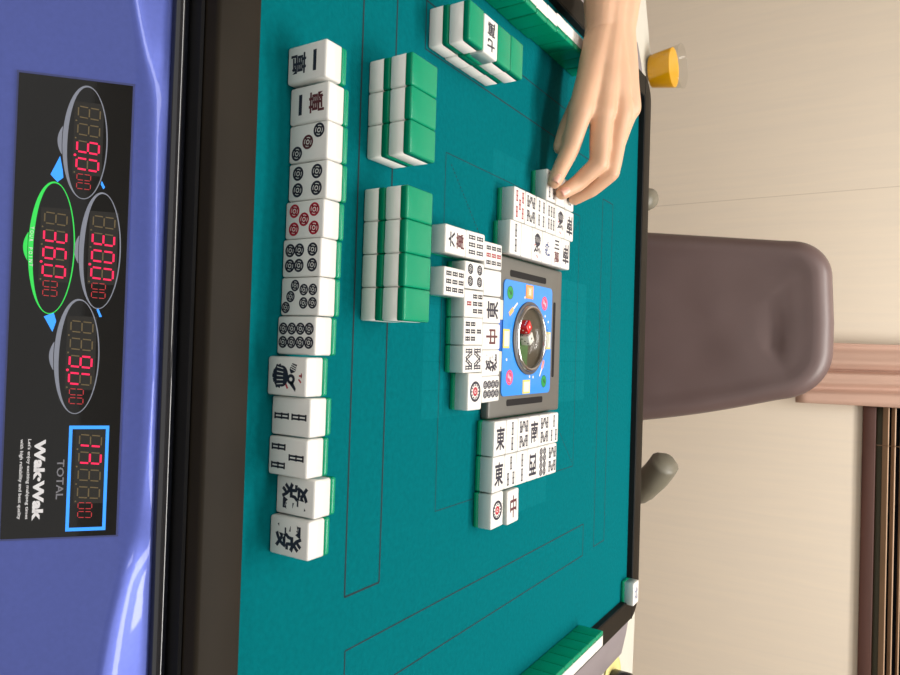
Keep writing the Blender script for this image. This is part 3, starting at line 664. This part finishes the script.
# ------------------------------------------------------------------ hand placing a tile
def capsule_chain(bm, pts):
    """pts: (x,y,z,r) mm -> tapered round limb"""
    for (a, b) in zip(pts, pts[1:]):
        A, B = W(*a[:3]), W(*b[:3]); ra, rb = a[3]*S, b[3]*S
        d = (B-A); L = d.length; d.normalize(); up = Vector((0, 0, 1)) if abs(d.z) < .9 else Vector((1, 0, 0))
        u = d.cross(up).normalized(); v = u.cross(d); rings = []
        st = [(-ra*math.sin(t), ra*math.cos(t)) for t in (1.45, 1.1, .7, .35)]+[(0, ra), (L*.25, ra+(rb-ra)*.25), (L*.5, (ra+rb)/2), (L*.75, ra+(rb-ra)*.75), (L, rb)]+[(L+rb*math.sin(t), rb*math.cos(t)) for t in (.35, .7, 1.1, 1.45)]
        for s_, r in st: rings.append([bm.verts.new(A+d*s_+(u*math.cos(2*PI*k/16)+v*math.sin(2*PI*k/16))*r) for k in range(16)])
        for r0, r1 in zip(rings, rings[1:]):
            for k in range(16): bm.faces.new([r0[k], r0[(k+1) % 16], r1[(k+1) % 16], r1[k]])
        bm.faces.new(rings[0][::-1]); bm.faces.new(rings[-1])
skin = mat('skin', lin(214, 170, 138), 0.48, noise_amt=0.05, nscale=28, bump=0.15)
b_ = skin.node_tree.nodes['Principled BSDF']; b_.inputs['Subsurface Weight'].default_value = 0.12; b_.inputs['Subsurface Radius'].default_value = (0.01, 0.004, 0.002); b_.inputs['Subsurface Scale'].default_value = 0.5
bm = bmesh.new()
IDX = [(-213, 31, 39, 11.0), (-180, 31, 30, 8.9), (-161, 20, 26.5, 7.9), (-145.5, 11.5, 23.6, 6.8)]
MID = [(-216, 50, 53, 11.4), (-167, 46, 53, 9.2), (-149, 41, 34.5, 8.2), (-138.5, 29, 24, 6.9)]
RNG = [(-219, 71, 64, 10.8), (-162, 63, 59, 8.6), (-147, 62, 40, 7.8), (-139, 60, 24.2, 6.4)]
PKY = [(-230, 88, 67, 9.8), (-181, 82, 53, 7.6), (-164, 84, 38, 6.8), (-152, 84, 24, 5.8)]
THB = [(-278, 80, 34, 13), (-236, 66, 25, 10.5), (-206, 46, 21, 9.6), (-184, 34, 19.0, 7.6)]
for ch in (IDX, MID, RNG, PKY, THB): capsule_chain(bm, ch)
WR = [(-299, 60, 46, 15.5), (-302, 68, 52, 17), (-305, 78, 59, 15.5)]
for m_, w_, r, rm_ in ((IDX[0], WR[0], 11.5, 13.0), (MID[0], WR[1], 12.5, 15), (RNG[0], WR[1], 12, 14.5), (PKY[0], WR[2], 11.5, 13.5)):
    mid_ = tuple((a+b)/2 for a, b in zip(m_[:3], w_[:3])); capsule_chain(bm, [(*m_[:3], r), (*mid_, rm_), w_])
capsule_chain(bm, [(-228, 40, 41, 10), (-229, 56, 51, 11.5), (-231, 74, 60, 11)]); capsule_chain(bm, [THB[1], (-226, 54, 36, 10)]); capsule_chain(bm, [(-262, 68, 38, 14), WR[0]])
capsule_chain(bm, [(-250, 52, 45, 14), (-250, 64, 52, 15), (-252, 76, 60, 14)])
for w_, q in zip(WR, ((-345, 60, 47, 19), (-345, 70, 52, 21), (-345, 80, 60, 18.5))):
    e = (-620, 70+(q[1]-70)*1.6, 53+(q[2]-52)*1.6, q[3]+10); capsule_chain(bm, [w_, q, e])
me = mesh('hand_surface', bm, skin)
tmp = bpy.data.objects.new('hand_surface', me); C.objects.link(tmp)
rm = tmp.modifiers.new('r', 'REMESH'); rm.mode = 'VOXEL'; rm.voxel_size = 0.0016; rm.use_smooth_shade = True
sm = tmp.modifiers.new('s', 'SMOOTH'); sm.factor = 0.5; sm.iterations = 9
dg = bpy.context.evaluated_depsgraph_get(); dg.update()
hm = bpy.data.meshes.new_from_object(tmp.evaluated_get(dg)); bpy.data.objects.remove(tmp)
hm.name = 'hand'; hm.materials.clear(); hm.materials.append(skin)
for p in hm.polygons: p.use_smooth = True
# creases, knuckles and tendons worked into the surface
norms = [v.normal.copy() for v in hm.vertices]; moved = []
for v in hm.vertices:
    x, y, z = v.co.x/S, v.co.y/S, (v.co.z-T)/S; d = 0
    d += 0.5*noise.noise(Vector((x, y, z))*0.045)
    for c in (IDX, MID, RNG):
        dd = (Vector((x, y, z))-Vector(c[0][:3])).length
        if dd < 18: d += 1.0*(1-dd/18)**1
        dd = (Vector((x, y, z))-Vector(c[1][:3])).length
        if dd < 14: d += 0.35*math.sin((x-c[1][0])*1.9)*(1-dd/14)
    w = math.exp(-((x+299+0.25*(z-50))/1.3)**2)+0.6*math.exp(-((x+306+0.2*(z-50))/1.1)**2); d -= 0.8*w*max(0, min(1, (62-z)/20))
    if -300 < x < -235: 
        for (k0, k1) in ((IDX[0], WR[0]), (MID[0], WR[1]), (RNG[0], WR[1])):
            t = (x-k1[0])/(k0[0]-k1[0]); cz = k1[2]+(k0[2]-k1[2])*t; cy_ = k1[1]+(k0[1]-k1[1])*t; d += 0.9*math.exp(-((((z-cz)-(y-cy_))*.707-1.5)/0.1)**2*0.0004-((x-x)**2))*math.exp(-(((z-cz)*0.66+(y-cy_)*0.75)/2.6)**2)*math.sin(max(0, min(1, t))*PI)
    moved.append(v.co+norms[v.index]*d*S)
hm.vertices.foreach_set('co', [c for p in moved for c in p]); hm.update()
person = obj('person', hm); tag(person, 'bare left hand and forearm reaching in from the left to set down a discard', 'person')
nailm = mat('fingernail', lin(226, 170, 150), 0.28, noise_amt=0.03)
for nm, c, w_ in (('fingernail', IDX, 4.6), ('fingernail', MID, 4.8)):
    a, b = Vector(c[3][:3]), Vector(c[2][:3]); d = (a-b).normalized(); nrm = Vector((0.05, -0.75, 0.66)); nrm = (nrm-d*nrm.dot(d)).normalized(); s_ = nrm.cross(d).normalized()
    bm = bmesh.new(); grid = []
    for i in range(7):
        row = []
        for j in range(7):
            t = -1+2*i/6; q = -1+2*j/6; wq = w_*(1-0.18*abs(q)**3)
            a_ = t*0.85; row.append(bm.verts.new((b*0.08+a*0.92+d*(q*4.6+1.0)+nrm*(c[3][3]+0.05)*math.cos(a_)+s_*wq*math.sin(a_)*1.15)*S+Vector((0, 0, T))))
        grid.append(row)
    for r0, r1 in zip(grid, grid[1:]):
        for j in range(6): bm.faces.new([r0[j], r0[j+1], r1[j+1], r1[j]])
    o = obj(nm, mesh(nm, bm, nailm), person); so = o.modifiers.new('t', 'SOLIDIFY'); so.thickness = 0.0006; so.offset = 0

# ------------------------------------------------------------------ chair
leather = mat('brown_leather', lin(104, 86, 84), 0.42, noise_amt=0.07, nscale=9, bump=0.10, spec=0.55)
armm = mat('armrest_grey', lin(116, 112, 98), 0.45, noise_amt=0.05); armd = mat('armrest_dark', lin(52, 44, 40), 0.45, noise_amt=0.05)
chair = thing('office_chair', 'empty dark brown leather armchair on the far side of the mahjong table', 'chair', (-0.052, 0.98, 0))
def ch(name, bm, m, ang=60):
    bmesh.ops.transform(bm, matrix=Matrix.Translation((0.052, -0.98, 0)), verts=bm.verts); return autos(obj(name, mesh(name, bm, m), chair), ang)
# backrest outline in x, z (mm above the felt), 900 mm away
def back_outline():
    L0, L1, R0_, R1_ = (-250, -150), (-216, 187), (77, 187), (148, -150)
    pts = []
    def arc(c, r, a0, a1, n):
        for i in range(n+1):
            a = math.radians(a0+(a1-a0)*i/n); pts.append((c[0]+r*math.cos(a), c[1]+r*math.sin(a)))
    arc((80-96+10, 197-96), 96, 14, 90, 12); pts.append((-60, 197.5)); arc((-220+72, 193-72), 72, 90, 174, 12)
    n = 14
    for i in range(1, n): pts.append((-219-37*i/n, 128-338*i/n))
    arc((-252+60, -210), 60, 180, 270, 6); arc((160-60, -210), 60, 270, 365, 6)
    for i in range(1, n): pts.append((159-73*i/n+6*math.sin(PI*i/n), -204+328*i/n))
    return pts
out = back_outline()
bm = bmesh.new()
def inset(pts, d):
    n = len(pts); res = []
    for i in range(n):
        a, b, c = Vector(pts[i-1]), Vector(pts[i]), Vector(pts[(i+1) % n])
        t = (c-a).normalized(); nn = Vector((-t.y, t.x)); res.append((b.x+nn.x*d, b.y+nn.y*d))
    return res
layers = [(0, 0), (-1.5, 5), (0, 12), (3, 18), (9, 25), (16, 29), (24, 30.5), (34, 29.5), (44, 27)]
fr_ = []; ctr = Vector((-50, -10))
def hgt(x, z):   # seat-back relief: soft dents
    q = noise.noise(Vector((x*.011, z*.011, 3.3)))*3.5
    q += -7*math.exp(-(((x+95)/26)**2+((z-118)/9)**2))-8*math.exp(-(((x+40)/40)**2+((z-92-0.004*(x+40)**2)/6.5)**2))+4*math.exp(-(((x+60)/90)**2+((z-140)/32)**2))
    return q
rings = []
for ins, dep in layers:
    pl = inset(out, ins); rings.append([bm.verts.new((p[0], 915-dep-(hgt(*p)*min(1, ins/40) if ins > 0 else 0)+0.10*(p[1]+150)*1.0, p[1])) for p in pl])
last = inset(out, 44)
for k in range(1, 12):
    t = k/12; rings.append([bm.verts.new((p[0]+(ctr.x-p[0])*t, 915-27+3*t-hgt(p[0]+(ctr.x-p[0])*t, p[1]+(ctr.y-p[1])*t)+0.10*(p[1]+(ctr.y-p[1])*t+150), p[1]+(ctr.y-p[1])*t)) for p in last])
N = len(out)
for a, b in zip(rings, rings[1:]):
    for i in range(N): bm.faces.new([a[i], a[(i+1) % N], b[(i+1) % N], b[i]])
bm.faces.new(rings[-1])
rb = [rings[0]]
for ins, dep in ((1, 14), (6, 26), (20, 34)): rb.append([bm.verts.new((p[0], 915+dep+0.10*(p[1]+150), p[1])) for p in inset(out, ins)])
for a, b in zip(rb, rb[1:]):
    for i in range(N): bm.faces.new([a[(i+1) % N], a[i], b[i], b[(i+1) % N]])
bm.faces.new(rb[-1][::-1])
for v in bm.verts: v.co = Vector((v.co.x*S, v.co.y*S, T+v.co.z*S))
bmesh.ops.recalc_face_normals(bm, faces=bm.faces)
ch('backrest', bm, leather, 80)
bm = bmesh.new(); box(bm, -0.285, 0.185, 0.50, 0.93, 0.385, 0.475, 0.035, 5, s=1); ch('seat', bm, leather, 80)
def armrest(pts, rad):
    bm = bmesh.new(); P = [W(*p) for p in pts]; Q = []
    for i in range(len(P)-1):
        for k in range(5): Q.append(P[i].lerp(P[i+1], k/5))
    Q.append(P[-1])
    for _ in range(3): Q = [Q[0]]+[(Q[i-1]+Q[i]*2+Q[i+1])/4 for i in range(1, len(Q)-1)]+[Q[-1]]
    n = len(Q); tube(bm, Q, [rad*S*(0.55+0.45*min(1, i/3)) for i in range(n)], 14, 0, (1.0, 0.8))
    for f in bm.faces:
        pass
    ch('armrest', bm, [armm, armd], 70)
armrest([(200, 712, -50), (214, 716, -58), (238, 726, -76), (264, 745, -104), (276, 800, -150), (262, 860, -205), (180, 880, -245)], 33)
armrest([(-268, 690, -102), (-276, 706, -97), (-290, 760, -106), (-302, 800, -120), (-306, 850, -170), (-300, 880, -215), (-276, 880, -245)], 19)
bm = bmesh.new(); box(bm, -0.11, 0.01, 0.90, 0.965, 0.36, 0.62, 0.01, 2, s=1); ch('back_bracket', bm, matteb)
bm = bmesh.new(); lathe(bm, [(0.0, 0.10), (0.032, 0.10), (0.032, 0.25), (0.022, 0.25), (0.022, 0.385), (0, 0.385)], 20, -0.052, 0.72, s=1); ch('gas_column', bm, matteb)
for k in range(5):
    a = 2*PI*k/5+0.3; bm = bmesh.new()
    tube(bm, [Vector((-0.052, 0.72, 0.115)), Vector((-0.052+0.15*math.cos(a), 0.72+0.15*math.sin(a), 0.10)), Vector((-0.052+0.27*math.cos(a), 0.72+0.27*math.sin(a), 0.075))], [0.024, 0.018, 0.013], 10)
    ch('base_leg', bm, matteb)
    bm = bmesh.new(); c = Vector((-0.052+0.27*math.cos(a), 0.72+0.27*math.sin(a), 0.03)); d = Vector((-math.sin(a), math.cos(a), 0))
    tube(bm, [c-d*0.02, c+d*0.02], 0.03, 18); ch('castor', bm, matteb)

# ------------------------------------------------------------------ side tables, cup and things on them
sidem = mat('side_table_white', lin(205, 202, 190), 0.5, noise_amt=0.02)
def side_table(cx, cy, w, d, rz, label):
    t = thing('side_table', label, 'side table', (cx*S, cy*S, 0), rz, 'white side tables beside the mahjong table')
    bm = bmesh.new(); box(bm, -w/2, w/2, -d/2, d/2, T/S-62, T/S-42, 4, 3); autos(obj('table_top', mesh('table_top', bm, sidem), t))
    for sx_ in (-1, 1):
        for sy_ in (-1, 1):
            bm = bmesh.new(); lathe(bm, [(0, 0), (11, 0), (11, T/S-62), (0, T/S-62)], 14, sx_*(w/2-30), sy_*(d/2-30)); autos(obj('leg', mesh('leg', bm, mat('leg_grey', lin(150, 150, 150), 0.4, metal=0.5, noise_amt=0.02)), t))
    return t
side_table(-586, 366, 420, 190, math.radians(24), 'white side table at the far left behind the hand, under the drink')
side_table(640, 340, 470, 330, math.radians(-3), 'white side table beyond the right apron with a pale yellow coaster')
cupg = glassmat('clear_cup_plastic', (0.97, 0.97, 0.96), 0.05, 0.015, 0.16)
cup = thing('plastic_cup', 'clear plastic cup of orange-yellow drink on the left side table', 'cup', W(-439, 517, -41.8)); cup.scale = (0.93, 0.93, 0.93)
bm = bmesh.new(); lathe(bm, [(0, 0.3), (26, 0.3), (27.5, 1), (35.2, 52), (36.6, 53), (36.4, 54.4), (34.8, 54.0), (34.2, 52), (26.8, 3), (0, 2.6)], 40); obj('cup_body', mesh('cup_body', bm, cupg), cup)
bm = bmesh.new(); lathe(bm, [(0, 3.0), (26.4, 3.2), (32.4, 40), (32.2, 40.4), (0, 40.4)], 40); autos(obj('drink', mesh('drink', bm, mat('orange_drink', (0.72, 0.36, 0.0), 0.3, noise_amt=0.03, spec=0.2)), cup), 60)
bm = bmesh.new(); lathe(bm, [(0, 0), (30, 0), (38, 2.0), (38, 3.0), (29, 1.4), (0, 1.4)], 40)
tag(obj('coaster', mesh('coaster', bm, mat('coaster_yellow', lin(226, 214, 140), 0.5, noise_amt=0.03)), loc=W(484, 404, -42)), 'pale yellow round coaster on the right side table', 'coaster')
t = thing('drink_can', 'black drink can lying open by the yellow coaster on the right side table', 'can', W(484, 404, -40.5))
t['label'] = 'small black drink can standing on the yellow coaster'
bm = bmesh.new(); lathe(bm, [(0, 0), (18, 0), (20, 3), (20, 26), (17, 30), (0, 29.4)], 32); autos(obj('can_body', mesh('can_body', bm, mat('can_black', (0.02, 0.022, 0.028), 0.25, metal=0.3, noise_amt=0.1)), t), 50)
bm = bmesh.new(); box(bm, -9, 9, -1.0, 7, 29.6, 30.2, 0.2, 1); obj('can_tab', mesh('can_tab', bm, chrome), t)

# ------------------------------------------------------------------ curtain and blind
curt = mat('curtain_pink', lin(204, 168, 150), 0.85, noise_amt=0.04, nscale=30, stretch=(1, 1, 0.2), bump=0.05)
bm = bmesh.new(); nx, nz = 90, 24; g = []
X0, X1, Z0, Z1 = -34, 130, 84, 1400
for i in range(nx+1):
    t_ = i/nx; row = []
    for j in range(nz+1):
        s_ = j/nz; z = Z0+(Z1-Z0)*s_**1.2
        x = X0+(X1-X0)*t_+6*math.sin(s_*3+t_*4)
        y = 1462+8*math.sin(t_*2*PI*3.1+0.6*math.sin(s_*2.5))+2.5*math.sin(t_*37+s_*3)-10*math.exp(-((t_-0.45)/0.05)**2)*0.6+12*math.exp(-((t_-0.40)/0.02)**2)
        row.append(bm.verts.new((x*S, y*S, T+z*S)))
    g.append(row)
for a, b in zip(g, g[1:]):
    for j in range(nz): bm.faces.new([a[j], b[j], b[j+1], a[j+1]])
o = obj('curtain', mesh('curtain', bm, curt)); so = o.modifiers.new('t', 'SOLIDIFY'); so.thickness = 0.002
tag(o, 'pleated pink-beige curtain gathered at the left side of the window', 'curtain')
blind = thing('window_blind', 'tan wooden slatted blind hanging in the brown window frame', 'blind', (0.9, YW-0.012, T+0.262))
slatm = mat('slat_wood', lin(190, 158, 128), 0.5, noise_amt=0.08, nscale=14, stretch=(0.3, 1, 1)); slatd = mat('cord_tan', lin(168, 136, 108), 0.5, noise_amt=0.08)  # the second, darker tan colours the ladder cords
for k in range(70):
    zz_ = 0.025+k*0.0165; bm = bmesh.new(); box(bm, -0.775, 0.80, -0.0095, 0.0095, -0.0015, 0.0015, 0.0006, 1, s=1)
    bm.transform(Matrix.Translation((0, 0, zz_)) @ Matrix.Rotation(math.radians((-40, -24, -12, -34)[k] if k < 4 else -38), 4, 'X')); autos(obj('slat', mesh('slat', bm, slatm), blind))
for x in (-0.68, 0.0, 0.66):
    bm = bmesh.new(); tube(bm, [Vector((x, -0.014, 0.005)), Vector((x, -0.014, 1.1))], 0.0012, 6); obj('ladder_cord', mesh('ladder_cord', bm, slatd), blind)
